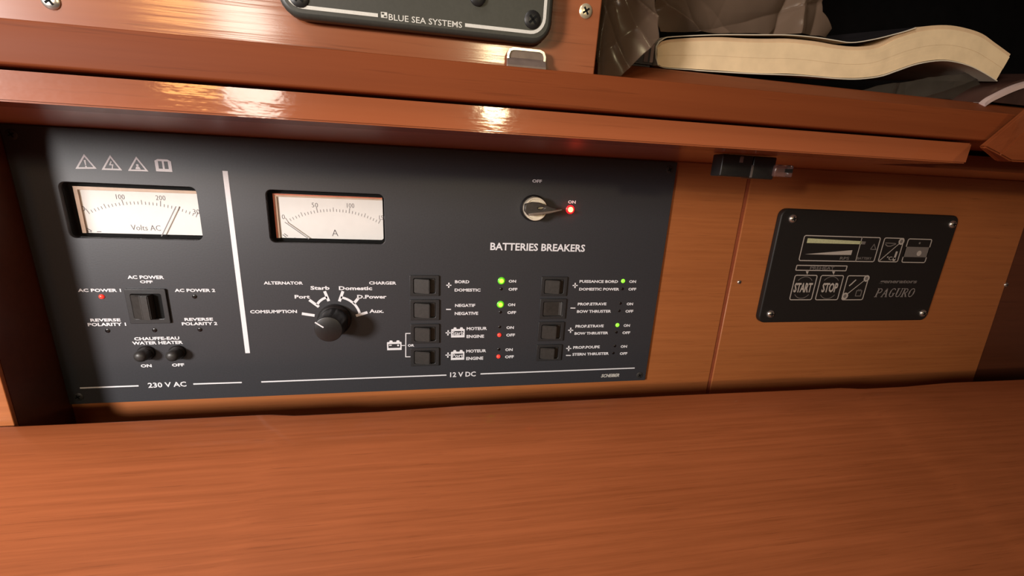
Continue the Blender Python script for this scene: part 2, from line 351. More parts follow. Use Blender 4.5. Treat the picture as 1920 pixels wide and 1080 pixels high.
structure(box('ceiling_locker', 0.31, -0.15, 0.50, 0.957, 0.066, 0.507, M_LOCKSHADE))
# upright board above the rail, leaning slightly towards the cabin
a = math.radians(4.0)
UB = Frame((0, -0.1655, Z_RT-0.004), (1, 0, 0.006), (-0.006, -math.sin(a), math.cos(a)))
ur = UB.uv(1114.5, 136)[0]
upper = structure(ext('wall_upper', UB, [(-0.30, 0.0), (ur, 0.0), (ur, 0.19), (-0.30, 0.19)], -0.014, 0, W_UPPER, bevel=0.0006))
for (px, py, r, m_, lb) in ((1098, 21, 0.0026, M_BRASS, 'pale brass screw'), (95, 1, 0.0027, M_STEEL, 'bright steel screw')):
    u, v = UB.uv(px, py); screw(UB, u, v, r, m_, upper, 0, 0.6, 0.3, label=lb)
# knee block at the right end of the rail
KN = Frame((0, -0.179, 0), (1, 0, 0), (0, 0, 1))
out = [KN.uv(*q) for q in ((1844, 275), (1876, 302), (2010, 309), (2070, 200), (2040, 110), (1921, 211))]
inn = [KN.uv(*q, 0.012) for q in ((1874, 291), (1896, 303), (2010, 307), (2066, 205), (2036, 125), (1940, 232))]
bm = bmesh.new()
back = [bm.verts.new((u, -0.1765, v)) for u, v in out]; mid = [bm.verts.new((u, -0.179, v)) for u, v in out]; frt = [bm.verts.new((u, -0.191, v)) for u, v in inn]
bm.faces.new(back[::-1]); bm.faces.new(frt)
for A, B in ((back, mid), (mid, frt)):
    for k in range(6): bm.faces.new((A[k], A[(k+1) % 6], B[(k+1) % 6], B[k]))
bmesh.ops.recalc_face_normals(bm, faces=bm.faces)
bmesh.ops.bevel(bm, geom=bm.edges[:], offset=0.0008, segments=2, affect='EDGES')
knee = structure(bm_obj('trim_5', bm, W_RAIL))

# ------------------------------------------------------------ chart table in front
TZ, TY = 0.0106, -0.0432
ta = math.radians(19.5)
root = thing('chart_table', 'large varnished teak chart table top filling the foreground below the panels', 'table', (0.35, -0.3, -0.10))
bm = bmesh.new()
def edge_dip(x):
    d = 0.0
    for x0, x1 in ((0.156, 0.300), (0.660, 0.790)):
        if x0 < x < x1:
            t = (x-x0)/(x1-x0); d = max(d, 0.0035*min(1, t/0.14, (1-t)/0.45))
    return d+0.0003*math.sin(x*23)
xs = [-0.45+1.5*k/180 for k in range(181)]
rows = []
r_ = 0.0028
for x in xs:
    y0 = TY-edge_dip(x); col = []
    col.append(Vector((x, y0, TZ-0.018)))
    for k in range(6):
        t = math.pi/2*k/5
        col.append(Vector((x, y0-r_+r_*math.cos(t), TZ-r_+r_*math.sin(t))))
    for d in (0.03, 0.08, 0.15, 0.25, 0.40):
        col.append(Vector((x, y0-r_-d, TZ-(d)*math.tan(ta))))
    col.append(Vector((x, y0-r_-0.40, TZ-0.40*math.tan(ta)-0.018)))
    rows.append([bm.verts.new(c) for c in col])
for A, B in zip(rows, rows[1:]):
    n = len(A)
    for k in range(n): bm.faces.new((A[k], B[k], B[(k+1) % n], A[(k+1) % n]))
bm.faces.new(rows[0][::-1]); bm.faces.new(rows[-1])
o = rise(bm_obj('table_top', bm, W_DESK, root, smooth=True), -0.0038); o.data.set_sharp_from_angle(angle=math.radians(50))
box('apron', -0.44, TY-0.030, -0.159, 1.0, TY-0.012, TZ-0.0212, W_WALL, root)

# ------------------------------------------------------------ main electrical panel
pan = thing('electrical_panel', 'wide black electrical panel with two dial meters, switches and white printing', 'control panel', (0.24, 0, 0.0012))
def WR(px, py, h=0): return P.uv(px, py, h)
m1 = (*WR(127, 440.5), *WR(365, 351)); m1 = (WR(108, 343)[0], WR(381, 451)[1], WR(381, 451)[0], WR(365, 351)[1])
m2 = (WR(497, 357)[0], WR(723, 459)[1], WR(722, 458)[0], WR(720, 364.5)[1])
hz = max(m1[3], m2[3]); lz = (m1[1]+m2[1])/2
holes = [rrect(*m1, 0.004), rrect(*m2, 0.004)]
ext('face_plate', P, [[(0.0002, 0.0012), (0.4800, 0.0012), (0.4800, 0.2066), (0.0002, 0.2042)]]+holes, -0.003, 0, M_PLATE, pan, bevel=0.0003)
for (px, py) in ((1255.5, 318), (1199, 703.5), (147, 744), (22, 252)):
    u, v = WR(px, py); screw(P, u, v, 0.0034, M_DSCREW, pan, 0, 0.5, 0.22, label='black cross-head screw')
# meters
M_TAN = mat('tan_rim_refraction', (0.58, 0.40, 0.28), 0.4, 0, 0.4, 0.1, 150)  # wood tones reflected and refracted in the clear rim, put into its colour
M_ORANGE = mat('orange_rim_refraction', (0.62, 0.17, 0.09), 0.4, 0, 0.4, 0.1, 150)  # stronger refracted tint at the clear rim's outer edge, put into its colour
def meter(name, op, wl, rimcol, zero, mid, end, divs, majors, numbers, cap, capx, marks, needle, lab):
    D = -0.0068
    root_ = ext(name, P, [rrect(op[0]-0.003, op[1]-0.003, op[2]+0.003, op[3]+0.003, 0.004), rrect(op[0], op[1], op[2], op[3], 0.004)], -0.026, -0.0031, M_BLACK, pan, label=lab)
    ext('housing_back', P, rrect(op[0]-0.0025, op[1]-0.0025, op[2]+0.0025, op[3]+0.0025, 0.003), -0.0255, D-0.0012, M_DEEP, root_)
    w = 0.0030
    ext('dial', P, rrect(op[0]+wl, op[1]+w*0.9, op[2]-w*0.6, op[3]-w, 0.0018), D-0.0010, D, M_DIAL, root_, label='white dial card')
    x0_, x1_, y0_, y1_ = op[0]+wl, op[2]-w*0.6, op[1]+w*0.9, op[3]-w
    ext('dial_rim', P, [(x0_, y0_), (x0_+0.0024, y0_), (x0_+0.0024, y1_-0.0022), (x1_, y1_-0.0020), (x1_, y1_), (x0_, y1_)], D+0.0001, D+0.0012, M_TAN, root_, label='clear rim of the dial with its refraction coloured tan')
    if rimcol: ext('rim_edge', P, [(x0_, y0_), (x0_+0.0010, y0_), (x0_+0.0010, y1_-0.0009), (x1_, y1_-0.0008), (x1_, y1_), (x0_, y1_)], D+0.0012, D+0.0016, M_ORANGE, root_, label='outer edge of the dial rim with its refraction coloured orange')
    a, b, c = P.uv(*zero, D), P.uv(*mid, D), P.uv(*end, D)
    ux, uy, R0 = circle3(a, b, c)
    t0 = math.atan2(a[1]-uy, a[0]-ux); t1 = math.atan2(c[1]-uy, c[0]-ux)
    polys, big = [], []
    for k in range(divs+1):
        t = t0+(t1-t0)*k/divs; mj = k % majors == 0; l = 0.0040 if mj else (0.0032 if k % (majors//2 or 1) == 0 else 0.0021)
        pts = [(ux+rr*math.cos(t), uy+rr*math.sin(t)) for rr in (R0, R0+l)]
        (big if mj else polys).append(stroke(pts, 0.00050 if mj else 0.00042))
    prints('scale', P, polys+big, M_DTICK, root_, D)
    for (s, x0, x1, ym, hp) in numbers+[cap]:
        lettering(P, s, x0, x1, ym, hp, M_DINK, root_, D, bold=-0.012, lab='grey')
    prints('scale_symbol', P, [stroke([P.uv(*q, D) for q in pts], 0.0005) for pts in marks], M_DINK, root_, D)
    (ax, ay), (bx, by) = P.uv(*needle[0], D+0.002), P.uv(*needle[1], D+0.002)
    ext('needle', P, stroke([(ax, ay), (bx, by)], 0.00055)[0], D+0.0018, D+0.0022, M_DTICK, root_, label='thin grey needle')
    ext('window', P, rrect(op[0], op[1], op[2], op[3], 0.004), -0.0031, -0.0026, M_GLASS, root_, label='clear window')
    return root_
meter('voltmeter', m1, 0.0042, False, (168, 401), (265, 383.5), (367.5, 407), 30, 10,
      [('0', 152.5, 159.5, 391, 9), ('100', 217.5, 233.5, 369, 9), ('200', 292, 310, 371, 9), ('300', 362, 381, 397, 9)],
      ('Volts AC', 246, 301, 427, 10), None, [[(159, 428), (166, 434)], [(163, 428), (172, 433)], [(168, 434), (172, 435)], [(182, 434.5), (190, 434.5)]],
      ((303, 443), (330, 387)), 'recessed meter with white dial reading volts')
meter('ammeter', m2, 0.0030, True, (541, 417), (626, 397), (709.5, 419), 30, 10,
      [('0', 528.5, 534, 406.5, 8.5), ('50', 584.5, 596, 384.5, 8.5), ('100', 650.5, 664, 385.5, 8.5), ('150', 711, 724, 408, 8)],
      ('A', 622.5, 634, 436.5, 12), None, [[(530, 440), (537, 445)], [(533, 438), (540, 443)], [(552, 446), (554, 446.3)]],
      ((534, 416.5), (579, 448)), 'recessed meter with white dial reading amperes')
# printed lines, icons and words
def pr(name, polys, m=M_INK, label=None): return prints(name, P, polys, m, pan, 0.0, 0.00012, label)
def pl(pts, wpx=None, w=None): return stroke([WR(*q) for q in pts], w)
pr('divider_line', [pl([(422, 320.5), (464.5, 662)], w=0.0034)], label='white vertical dividing line')
for q in (((150, 727.5), (260, 723.3)), ((362.5, 720), (453.5, 717)), ((490, 716), (837, 703.2)), ((901, 701), (1190, 690))):
    pr('rule_line', [pl(q, w=0.0011)], label='thin white ruled line')
def tri(cxp, top, bl, br, kind):
    A, B, Cc = WR(*top), WR(*bl), WR(*br)
    polys = [stroke([A, B, Cc], 0.0010, closed=True)]
    g = ((A[0]+B[0]+Cc[0])/3, (A[1]+B[1]+Cc[1])/3); s = (A[1]-B[1])/10
    if kind == 0: polys += [[[(g[0]-0.7*s, g[1]+3*s), (g[0]+0.7*s, g[1]+3*s), (g[0]+0.35*s, g[1]-1*s), (g[0]-0.35*s, g[1]-1*s)]], [circ(g[0], g[1]-2*s, 0.6*s, 10)]]
    elif kind == 1: polys += [stroke([(g[0]+0.4*s, g[1]+3*s), (g[0]-1*s, g[1]+0.2*s), (g[0]+1*s, g[1]+0.2*s), (g[0]+0.2*s, g[1]-2.6*s)], 0.8*s)]
    else: polys += [[circ(g[0], g[1]+0.8*s, 1.0*s, 12)], [[(g[0]-1.9*s, g[1]-2.4*s), (g[0]+1.9*s, g[1]-2.4*s), (g[0]+1.1*s, g[1]-0.3*s), (g[0]-1.1*s, g[1]-0.3*s)]]]
    pr('warning_triangle', polys, M_INK, ('white warning triangle with exclamation mark', 'white warning triangle with lightning flash', 'white warning triangle with a small figure')[kind])
tri(0, (158, 291.5), (144.5, 315), (178.5, 315), 0)
tri(0, (206.8, 293.5), (193.5, 317), (226.5, 318), 1)
tri(0, (255.8, 296), (243, 319), (275.5, 320), 2)
b0, b1 = WR(293, 321), WR(320, 299.5)
bu, bv, bw, bh = b0[0], b0[1], b1[0]-b0[0], b1[1]-b0[1]
pr('manual_icon', [[[(bu, bv), (bu+bw, bv), (bu+bw, bv+bh*.86), (bu+bw*.8, bv+bh), (bu+bw*.2, bv+bh), (bu, bv+bh*.86)],
    [(bu+bw*.2, bv+bh*.22), (bu+bw*.44, bv+bh*.22), (bu+bw*.44, bv+bh*.84), (bu+bw*.2, bv+bh*.84)], [(bu+bw*.56, bv+bh*.22), (bu+bw*.8, bv+bh*.22), (bu+bw*.8, bv+bh*.84), (bu+bw*.56, bv+bh*.84)]]], M_INK, 'white open manual symbol')
WORDS = [('OFF', 998, 1016, 339.6, 6), ('ON', 1065, 1079.5, 378.8, 6),
 ('AC POWER', 239, 307.5, 519.8, 6.6), ('OFF', 262.5, 286.5, 528.4, 5.2), ('AC POWER 1', 146, 227, 544.3, 6.0), ('AC POWER 2', 327.5, 403.5, 544.4, 6.0),
 ('REVERSE', 169.5, 226, 600, 5.6), ('POLARITY 1', 164.5, 236.5, 608.2, 6.2), ('REVERSE', 346, 399.5, 598.6, 5.6), ('POLARITY 2', 341, 407.5, 606.8, 5.8),
 ('CHAUFFE-EAU', 251.5, 336.5, 634.6, 6.0), ('WATER HEATER', 248, 343, 642.6, 6.0), ('ON', 264, 284.5, 685.8, 5.8), ('OFF', 322.5, 345.5, 684.2, 5.8),
 ('ALTERNATOR', 494.5, 568, 530.6, 5.8), ('CHARGER', 692, 743, 530.6, 5.8), ('Starb', 582, 618, 539.8, 7.0), ('Domestic', 635.5, 697.8, 540.4, 7.2),
 ('Port', 552.5, 581, 556.4, 6.8), ('D.Power', 669.8, 724.8, 556.4, 7.0), ('COMSUMPTION', 469, 557, 584.2, 6.0), ('Aux.', 692.5, 719.5, 583.2, 6.8),
 ('BORD', 853, 880, 528.3, 5.6), ('DOMESTIC', 852.4, 901, 543.8, 5.6), ('NEGATIF', 853.2, 891, 572.6, 5.6), ('NEGATIVE', 852.6, 896.5, 587.6, 5.8),
 ('MOTEUR', 875, 913, 616, 5.8), ('ENGINE', 874.8, 907.6, 630.6, 5.8), ('MOTEUR', 874.2, 911.5, 658, 5.6), ('ENGINE', 874, 906, 671.8, 5.8),
 ('ON', 953.8, 967.6, 527.3, 5.2), ('OFF', 953.4, 970, 542.4, 5.4), ('ON', 952.3, 965.8, 571.4, 5.2), ('OFF', 951.3, 967.6, 586, 5.4),
 ('ON', 949.5, 963.4, 614.2, 5.2), ('OFF', 949.2, 965.5, 628.2, 5.4), ('ON', 947.5, 961.2, 655.6, 5.2), ('OFF', 947, 963.4, 669, 5.4),
 ('PUISSANCE BORD', 1086.6, 1158.8, 527.8, 5.2), ('DOMESTIC POWER', 1086, 1161, 542.2, 5.2), ('ON', 1179.8, 1192.5, 527.9, 5.2), ('OFF', 1178.2, 1192.7, 542.2, 5.2),
 ('PROP.ETRAVE', 1083.3, 1137, 570, 5.2), ('BOW THRUSTER', 1081.8, 1145.6, 583.8, 5.2), ('ON', 1175, 1186.8, 569.9, 5.0), ('OFF', 1172.8, 1187.2, 583.6, 5.2),
 ('PROP.ETRAVE', 1079, 1131.8, 611.5, 5.2), ('BOW THRUSTER', 1077.4, 1140.3, 624.7, 5.0), ('ON', 1169.2, 1181, 610.3, 5.0), ('OFF', 1167, 1181.4, 623.8, 5.0),
 ('PROP.POUPE', 1074.8, 1124.4, 651, 5.2), ('STERN THRUSTER', 1073.3, 1141.4, 663.6, 5.0), ('ON', 1163.8, 1175.6, 649.6, 4.8), ('OFF', 1162.2, 1176, 662.8, 5.0),
 ('OR', 764.6, 776.6, 647.6, 4.6)]
for (s, x0, x1, ym, hp) in WORDS: lettering(P, s, x0, x1, ym, hp, M_INK, pan, bold=0.032)
lettering(P, 'BATTERIES BREAKERS', 919.5, 1097, 462.3, 14, M_INK, pan, bold=0.02, y1=465)
lettering(P, '230 V AC', 277.5, 349.5, 722, 9.4, M_INK, pan, bold=0.02, y1=720.4)
lettering(P, '12 V DC', 844, 892, 702.6, 9.0, M_INK, pan, bold=0.02, y1=701)
lettering(P, 'SCHEIBER', 1127, 1161, 704.6, 6.0, M_SILVER, pan, bold=0.03, shear=0.3, y1=703.4)
def plus(px, py, s=5.0, minus=False):
    q = [pl([(px-s, py), (px+s, py)], w=0.0009)]
    if not minus: q.append(pl([(px+0.2, py-s), (px-0.4, py+s)], w=0.0011))
    pr('minus_sign' if minus else 'plus_sign', q, label='white %s sign' % ('minus' if minus else 'plus'))
for x, y in ((841.6, 534.8), (840.2, 624), (840, 665.7), (1078.4, 535.2), (1070, 619.2), (1066.4, 653.3)): plus(x, y, 4.8)
for x, y in ((841, 580), (1074.2, 577.6), (1065.8, 666.3)): plus(x, y, 4.6, True)
def battery(x0, y0, x1, y1, word=None):
    u0, v0 = WR(x0, y1); u1, v1 = WR(x1, y0); w, h = u1-u0, v1-v0
    polys = [[[(u0, v0), (u1, v0), (u1, v0+h*.80), (u0+w*.95, v0+h*.84), (u0+w*.05, v0+h*.84), (u0, v0+h*.80)], [(u0+w*.09, v0+h*.22), (u0+w*.91, v0+h*.22), (u0+w*.91, v0+h*.64), (u0+w*.09, v0+h*.64)]]]
    for t in (.20, .68): polys.append([[(u0+w*t-.05*w, v0+h*.84), (u0+w*(t+.20), v0+h*.84), (u0+w*(t+.16), v0+h), (u0+w*t, v0+h)]])
    if not word:
        polys += [[[(u0+w*.14, v0+h*.46), (u0+w*.32, v0+h*.46), (u0+w*.32, v0+h*.55), (u0+w*.14, v0+h*.55)]], [circ(u0+w*.76, v0+h*.48, w*.07, 10)]]
    pr('battery_symbol', polys, label='white battery symbol')
    if word:
        yy = y0+(y1-y0)*.57; lettering(P, word, x0+2.2, x1-2.2, yy, (y1-y0)*.36, M_INK, pan, bold=0.012)
battery(726, 638, 752.8, 656.6); battery(845.8, 613.6, 871.4, 632.8, 'Starb'); battery(845.4, 656, 870.8, 675, 'Port')
pr('bracket_line', [pl([(771, 625), (760.9, 625.2), (760.7, 669), (771.2, 668.8)], w=0.00075), pl([(752.8, 647.8), (761, 647.6)], w=0.0006)], label='white bracket line')
# selector scale round the rotary knob
def arc(p, q, r, w):
    a, b, c = WR(*p), WR(*q), WR(*r); ux, uy, R0 = circle3(a, b, c)
    t0 = math.atan2(a[1]-uy, a[0]-ux); t1 = math.atan2(c[1]-uy, c[0]-ux)
    return stroke([(ux+R0*math.cos(t0+(t1-t0)*k/16), uy+R0*math.sin(t0+(t1-t0)*k/16)) for k in range(17)], w)
BW = 0.0022
for q in (((566, 588), (590, 591.5)), ((580, 562.3), (598, 575.3)), ((608.6, 546), (616.5, 564.5)), ((643, 546), (636.4, 565)), ((671.5, 559.5), (663.5, 569)), ((667.5, 592), (689, 585.6))):
    pr('selector_mark', [pl(q, w=BW)], label='white selector mark')
pr('selector_arc', [arc((594.5, 571.5), (601.5, 563), (613.5, 557.5), 0.0019)], label='white selector arc')
pr('selector_arc', [arc((639, 557.5), (661.5, 567.5), (674.5, 588), 0.0019)], label='white selector arc')
# rotary selector knob
bu, bv = WR(634, 597)
fu, fv = P.uv(615.5, 618, 0.024); bu, bv = fu, fv
knob = lathe('rotary_knob', P, bu, bv, [(0.0128, 0.0), (0.0128, 0.0035), (0.0118, 0.0045), (0.0110, 0.0050), (0.0103, 0.0228), (0.0099, 0.0238), (0.0095, 0.0240), (0, 0.0240)], M_BLACK, pan, 40)
prints('pointer_line', P, [stroke([P.uv(590.5, 604.5, 0.0242), P.uv(606.5, 614.3, 0.0242)], 0.0010)], M_INK, knob, 0.0240, 0.0002, 'white pointer line')
# master key switch
ku, kv = P.uv(1005, 392.2, 0.0105)
ks = lathe('key_switch', P, ku, kv, [(0.0108, 0.0), (0.0108, 0.0022), (0.0100, 0.0032), (0.0098, 0.0034)], M_BLACK, pan, 40)
lathe('key_barrel', P, ku, kv, [(0.0092, 0.003), (0.0094, 0.0085), (0.0094, 0.0098), (0.0090, 0.0105), (0.0082, 0.0105), (0.0078, 0.0099), (0, 0.0099)], M_NICKEL, ks, 40, 'satin nickel lock barrel')
K = lambda px, py: P.uv(px, py, 0.0145)
ext('key', P, [[K(*q) for q in ((985, 383), (998, 379), (1012, 380), (1024, 384.5), (1036, 389), (1051, 392.5), (1051, 395.5), (1030, 400.5), (1008, 403.5), (990, 403.5), (984, 396))],
    [K(*q) for q in ((1009, 390), (1014, 387.5), (1020, 388), (1022, 390), (1016, 393), (1010, 392.5))]], 0.0101, 0.0145, M_KEY, ks, bevel=0.0008, label='dark grey key turned to the right')
ext('key_rib', P, [K(*q) for q in ((990, 400.5), (1020, 396.5), (1052, 391.2), (1053, 394.2), (1030, 399.6), (1008, 403.2), (991, 403.8))], 0.0140, 0.0172, mat('pale_key_edge', (0.20, 0.155, 0.12), 0.4, 0.2), ks, bevel=0.0006, label='pale edge of the key')  # paler strip along the key's lower edge
# indicator lamps
def led(px, py, r, m, label, dome=0.8):
    u, v = WR(px, py)
    return lathe('indicator_lamp', P, u, v, [(r, 0.0), (r, r*0.25*dome), (r*0.85, r*0.62*dome), (r*0.5, r*0.9*dome), (0, r*dome)], m, pan, 16, label)
def bright(px, py, mc, mb, label, rc, rb):
    u, v = WR(px, py); o = led(px, py, rb, mb, label, 0.35)
    lathe('glowing_core', P, u, v, [(rc, rb*0.2), (rc, rb*0.42), (rc*0.8, rb*0.6), (0, rb*0.7)], mc, o, 14)
bright(1069, 392.8, M_LEDR, M_LEDRB, 'bright lit red indicator lamp', 0.0022, 0.0038)
led(191, 556, 0.0018, M_LEDR2, 'dim red indicator lamp')
for q in ((365, 556), (202, 620), (290, 619), (375, 618)): led(*q, 0.0017, M_LEDOFF, 'unlit indicator lamp', 0.3)
for q in ((940.2, 526.3), (938.3, 570.6)): bright(*q, M_LEDG, M_LEDGB, 'bright lit green indicator lamp', 0.0020, 0.0032)
for q in ((1168.2, 526.8), (1157.6, 609.4)): led(*q, 0.0019, M_LEDG2, 'lit green indicator lamp', 0.5)
for q in ((936.2, 628), (934.6, 668.3)): led(*q, 0.0019, M_LEDR2, 'lit red indicator lamp')
for q in ((940, 541.8), (938.4, 585.3), (937, 612.8), (935.6, 655), (1167.2, 541.6), (1163.4, 568.8), (1161.2, 582.8), (1155.8, 623), (1153, 648.7), (1150, 662)): led(*q, 0.0013, M_LEDOFF, 'unlit indicator lamp', 0.3)
# rocker switches
M_CAP = mat('worn_rocker_cap', (0.034, 0.030, 0.027), 0.40, 0, 0.5, 0.15, 500)
def rocker(fx0, fy0, fx1, fy1, press=1, big=False, label=None):
    u0, v0 = WR(fx0, fy1); u1, v1 = WR(fx1, fy0); w, h = u1-u0, v1-v0
    bz = 0.0016
    i0, i1, j0, j1 = (u0+w*.13, u0+w*.87, v0+h*.14, v0+h*.86)
    fr_ = ext('rocker_switch', P, [rrect(u0, v0, u1, v1, 0.0008, 2), rrect(i0, j0, i1, j1, 0.001, 2)], 0.0, bz, M_ROCK, pan, bevel=0.0004, label=label)
    ext('switch_well', P, rrect(i0+.0001, j0+.0001, i1-.0001, j1-.0001, 0.0008, 2), 0.0, 0.0003, M_DEEP, fr_)
    # cap tilted up to the right with a cut-away end, or pressed flat
    bm = bmesh.new(); g = 0.0004; L0 = i1-i0-2*g
    xs_ = [(i0+g, 0.0020), (i0+g+L0*.74, 0.0052), (i0+g+L0*.80, 0.0016), (i1-g, 0.0008)]
    if press < 0: xs_ = [(i0+g, 0.0010), (i0+g+L0*.10, 0.0012), (i0+g+L0*.86, 0.0005), (i1-g, 0.0022)]
    if big: xs_ = [(i0+g, 0.0026), (i0+g+L0*.40, 0.0058), (i0+g+L0*.68, 0.0060), (i0+g+L0*.73, 0.0014), (i1-g, 0.0010)]
    T = [[bm.verts.new((x, -hh, z)) for x, hh in xs_] for z in (j0+g, j1-g)]
    B = [[bm.verts.new((x, -0.0003, z)) for x, hh in xs_] for z in (j0+g, j1-g)]
    for k in range(3):
        bm.faces.new((T[0][k], T[0][k+1], T[1][k+1], T[1][k])); bm.faces.new((B[0][k], B[1][k], B[1][k+1], B[0][k+1]))
        bm.faces.new((B[0][k], B[0][k+1], T[0][k+1], T[0][k])); bm.faces.new((B[1][k], T[1][k], T[1][k+1], B[1][k+1]))
    bm.faces.new((B[0][0], T[0][0], T[1][0], B[1][0])); bm.faces.new((B[0][3], B[1][3], T[1][3], T[0][3]))
    bmesh.ops.recalc_face_normals(bm, faces=bm.faces)
    bmesh.ops.bevel(bm, geom=bm.edges[:], offset=0.0005, segments=2, affect='EDGES')
    bm_obj('rocker', bm, M_CAP, fr_, smooth=False)
rocker(247, 541, 311.5, 606, 1, True, 'large black rocker switch')
for q in ((768.5, 516, 823.5, 554.5), (769, 561, 824, 600), (770, 606.5, 824, 643.5), (770, 651, 823.5, 686)): rocker(*q)
for k, q in enumerate(((1012.4, 518.5, 1064, 554.5), (1010, 559.5, 1062, 597.5), (1006.8, 602.5, 1057.9, 639), (1004, 645, 1053.5, 676))): rocker(*q, press=-1 if k == 1 else 1)
# two push-to-reset buttons
for fx, fy in ((259.5, 671), (319.5, 670)):
    u, v = P.uv(fx, fy, 0.010)
    col_ = lathe('push_button', P, u, v, [(0.0058, 0), (0.0058, 0.0016), (0.0052, 0.0022), (0.0051, 0.0024)], M_BLACK, pan, 24)
    lathe('button_cap', P, u, v, [(0.0046, 0.0020), (0.0046, 0.0070), (0.0041, 0.0086), (0.0030, 0.0098), (0.0015, 0.0104), (0, 0.0105)], M_DSCREW, col_, 24)
# ------------------------------------------------------------ small generator control plate on the right
G0 = Frame((0, -0.0025, 0), (1, 0, 0), (0, 0, 1))
gc = [G0.uv(*q) for q in ((1466, 390), (1801, 405), (1736, 602), (1424, 604))]
gu0, gu1 = (gc[0][0]+gc[3][0])/2, (gc[1][0]+gc[2][0])/2; gv0, gv1 = (gc[2][1]+gc[3][1])/2, (gc[0][1]+gc[1][1])/2
gen = thing('generator_panel', 'small square black control plate marked START and STOP on the right-hand teak panel', 'control panel', ((gu0+gu1)/2, 0.003, gv0))
ext('face_plate', G0, rrect(gu0, gv0, gu1, gv1, 0.0075, 6), -0.0055, 0, M_PAGER, gen, bevel=0.0012)
for q in ((1486, 410), (1785, 420.5), (1729.5, 587), (1444.5, 588.5)):
    u, v = G0.uv(*q); screw(G0, u, v, 0.0040, M_STEEL, gen, 0, random.random(), 0.55, label='bright steel screw')
def gpr(name, polys, m=M_GINK, label=None, h=0.0): return prints(name, G0, polys, m, gen, h, 0.00012, label)
def gbox(name, quad, r=0.0022, w=0.0009, m=M_GINK):
    q = [G0.uv(*p) for p in quad]; u0, u1 = (q[0][0]+q[3][0])/2, (q[1][0]+q[2][0])/2; v0, v1 = (q[2][1]+q[3][1])/2, (q[0][1]+q[1][1])/2
    gpr(name, [[rrect(u0, v0, u1, v1, r), rrect(u0+w, v0+w, u1-w, v1-w, max(r-w, .0003))]], m, 'beige printed frame'); return u0, v0, u1, v1
def gl(pts, w=0.0008): return stroke([G0.uv(*q) for q in pts], w)
gbox('printed_frame', ((1508, 440.6), (1652, 444.8), (1639, 491.7), (1497, 489)))
f2 = gbox('printed_frame', ((1658, 445), (1696, 446.4), (1683, 493), (1646.4, 490)))
f3 = gbox('printed_frame', ((1702.7, 446.4), (1748, 448.8), (1734.7, 493), (1690, 492.5)))
gbox('printed_frame', ((1493, 496.4), (1588.6, 498), (1587, 509), (1491.7, 507)), 0.001)
f4 = gbox('printed_frame', ((1489, 515), (1533, 515.6), (1522, 563), (1481, 562.5)))
f5 = gbox('printed_frame', ((1539, 515.6), (1582, 516), (1571.4, 563), (1528, 562.5)))
f6 = gbox('printed_frame', ((1588.6, 516), (1630, 516.7), (1617.5, 563), (1577.7, 562.5)))
gpr('divider_line', [gl([(1616.7, 444), (1604, 490)], 0.0007)])
gpr('light_bar', [[[G0.uv(*q) for q in ((1514.6, 446.7), (1616, 452.3), (1614.3, 458), (1512.6, 455.5))]]], M_GBAR, 'pale green light bar')
gpr('light_bar', [[[G0.uv(*q) for q in ((1616.5, 452.5), (1623.5, 452.8), (1621.5, 458.3), (1614.8, 458))]]], M_GDIM)
gpr('wedge_symbol', [[[G0.uv(*q) for q in ((1509.5, 476.6), (1598.2, 469), (1595.6, 478), (1560, 477.8))]]], M_GINK, 'beige rising wedge')
gpr('load_symbol', [gl([(1632, 467.5), (1639, 458), (1642, 467.8), (1632, 467.5)], 0.0007)], M_GDIM)
for s, x0, x1, ym, hp, m_ in (('RPS', 1575, 1592, 484.3, 5.5, M_GDIM), ('BATTERY', 1607, 1634, 484.5, 4.6, M_GDIM), ('PREHEAT', 1519, 1564, 502.7, 5.8, M_GDIM)):
    lettering(G0, s, x0, x1, ym, hp, m_, gen, bold=0.01, lab='faded')
lettering(G0, 'START', 1489, 1522.5, 539.3, 18, M_GINK, gen, bold=0.03, lab='beige')
lettering(G0, 'STOP', 1541.5, 1570.5, 539.3, 18, M_GINK, gen, bold=0.03, lab='beige')
lettering(G0, 'generators', 1649, 1719, 529, 8, M_GDIM, gen, bold=0.03, shear=0.15, lab='faded')
def frame_ring(f):
    u, v = (f[0]+f[2])/2, (f[1]+f[3])/2; r = (f[2]-f[0])*0.40
    for sgn in (1, -1):
        gpr('dial_arc', [stroke([(u+r*math.cos(t), v+r*1.05*math.sin(t)) for t in [sgn*math.radians(d) for d in range(40, 141, 10)]], 0.0006)], M_GDIM)
frame_ring(f4); frame_ring(f5)
for x, y in ((1513.6, 511.5), (1563, 511.8)):
    gpr('arrow_mark', [[[G0.uv(x-2.6, y-3), G0.uv(x+2.6, y-3), G0.uv(x-0.4, y+3.4)]]])
def ring(px, py, r, m=M_GINK):
    u, v = G0.uv(px, py); gpr('ring_mark', [[circ(u, v, r, 18), circ(u, v, r*0.55, 18)]], m, None, 0.00013); gpr('ring_centre', [[circ(u, v, r*0.5, 14)]], M_GDIM, None, 0.00013)
ring(1690, 452.7, 0.0034); ring(1584, 555, 0.0036); ring(1624.6, 522, 0.0034)
gpr('diagonal_line', [gl([(1647.5, 490), (1687.5, 455.5)], 0.0007)]); gpr('diagonal_line', [gl([(1587, 552.5), (1621.5, 525)], 0.0007)])
gpr('oil_symbol', [gl([(1660, 458), (1664, 461.5), (1670, 461.5), (1680, 457.2)], 0.0010), gl([(1660, 455.5), (1679, 456.5)], 0.0008)], M_GDIM)
lettering(G0, '°C', 1662.5, 1672.5, 484.2, 7, M_GINK, gen, bold=0.01, lab='beige')
gpr('thermometer_symbol', [gl([(1681.6, 471.5), (1676.6, 486)], 0.0022), [circ(*G0.uv(1676.3, 486), 0.0019, 12)]], M_GINK)
u0, v0, u1, v1 = f3; hh = v1-v0
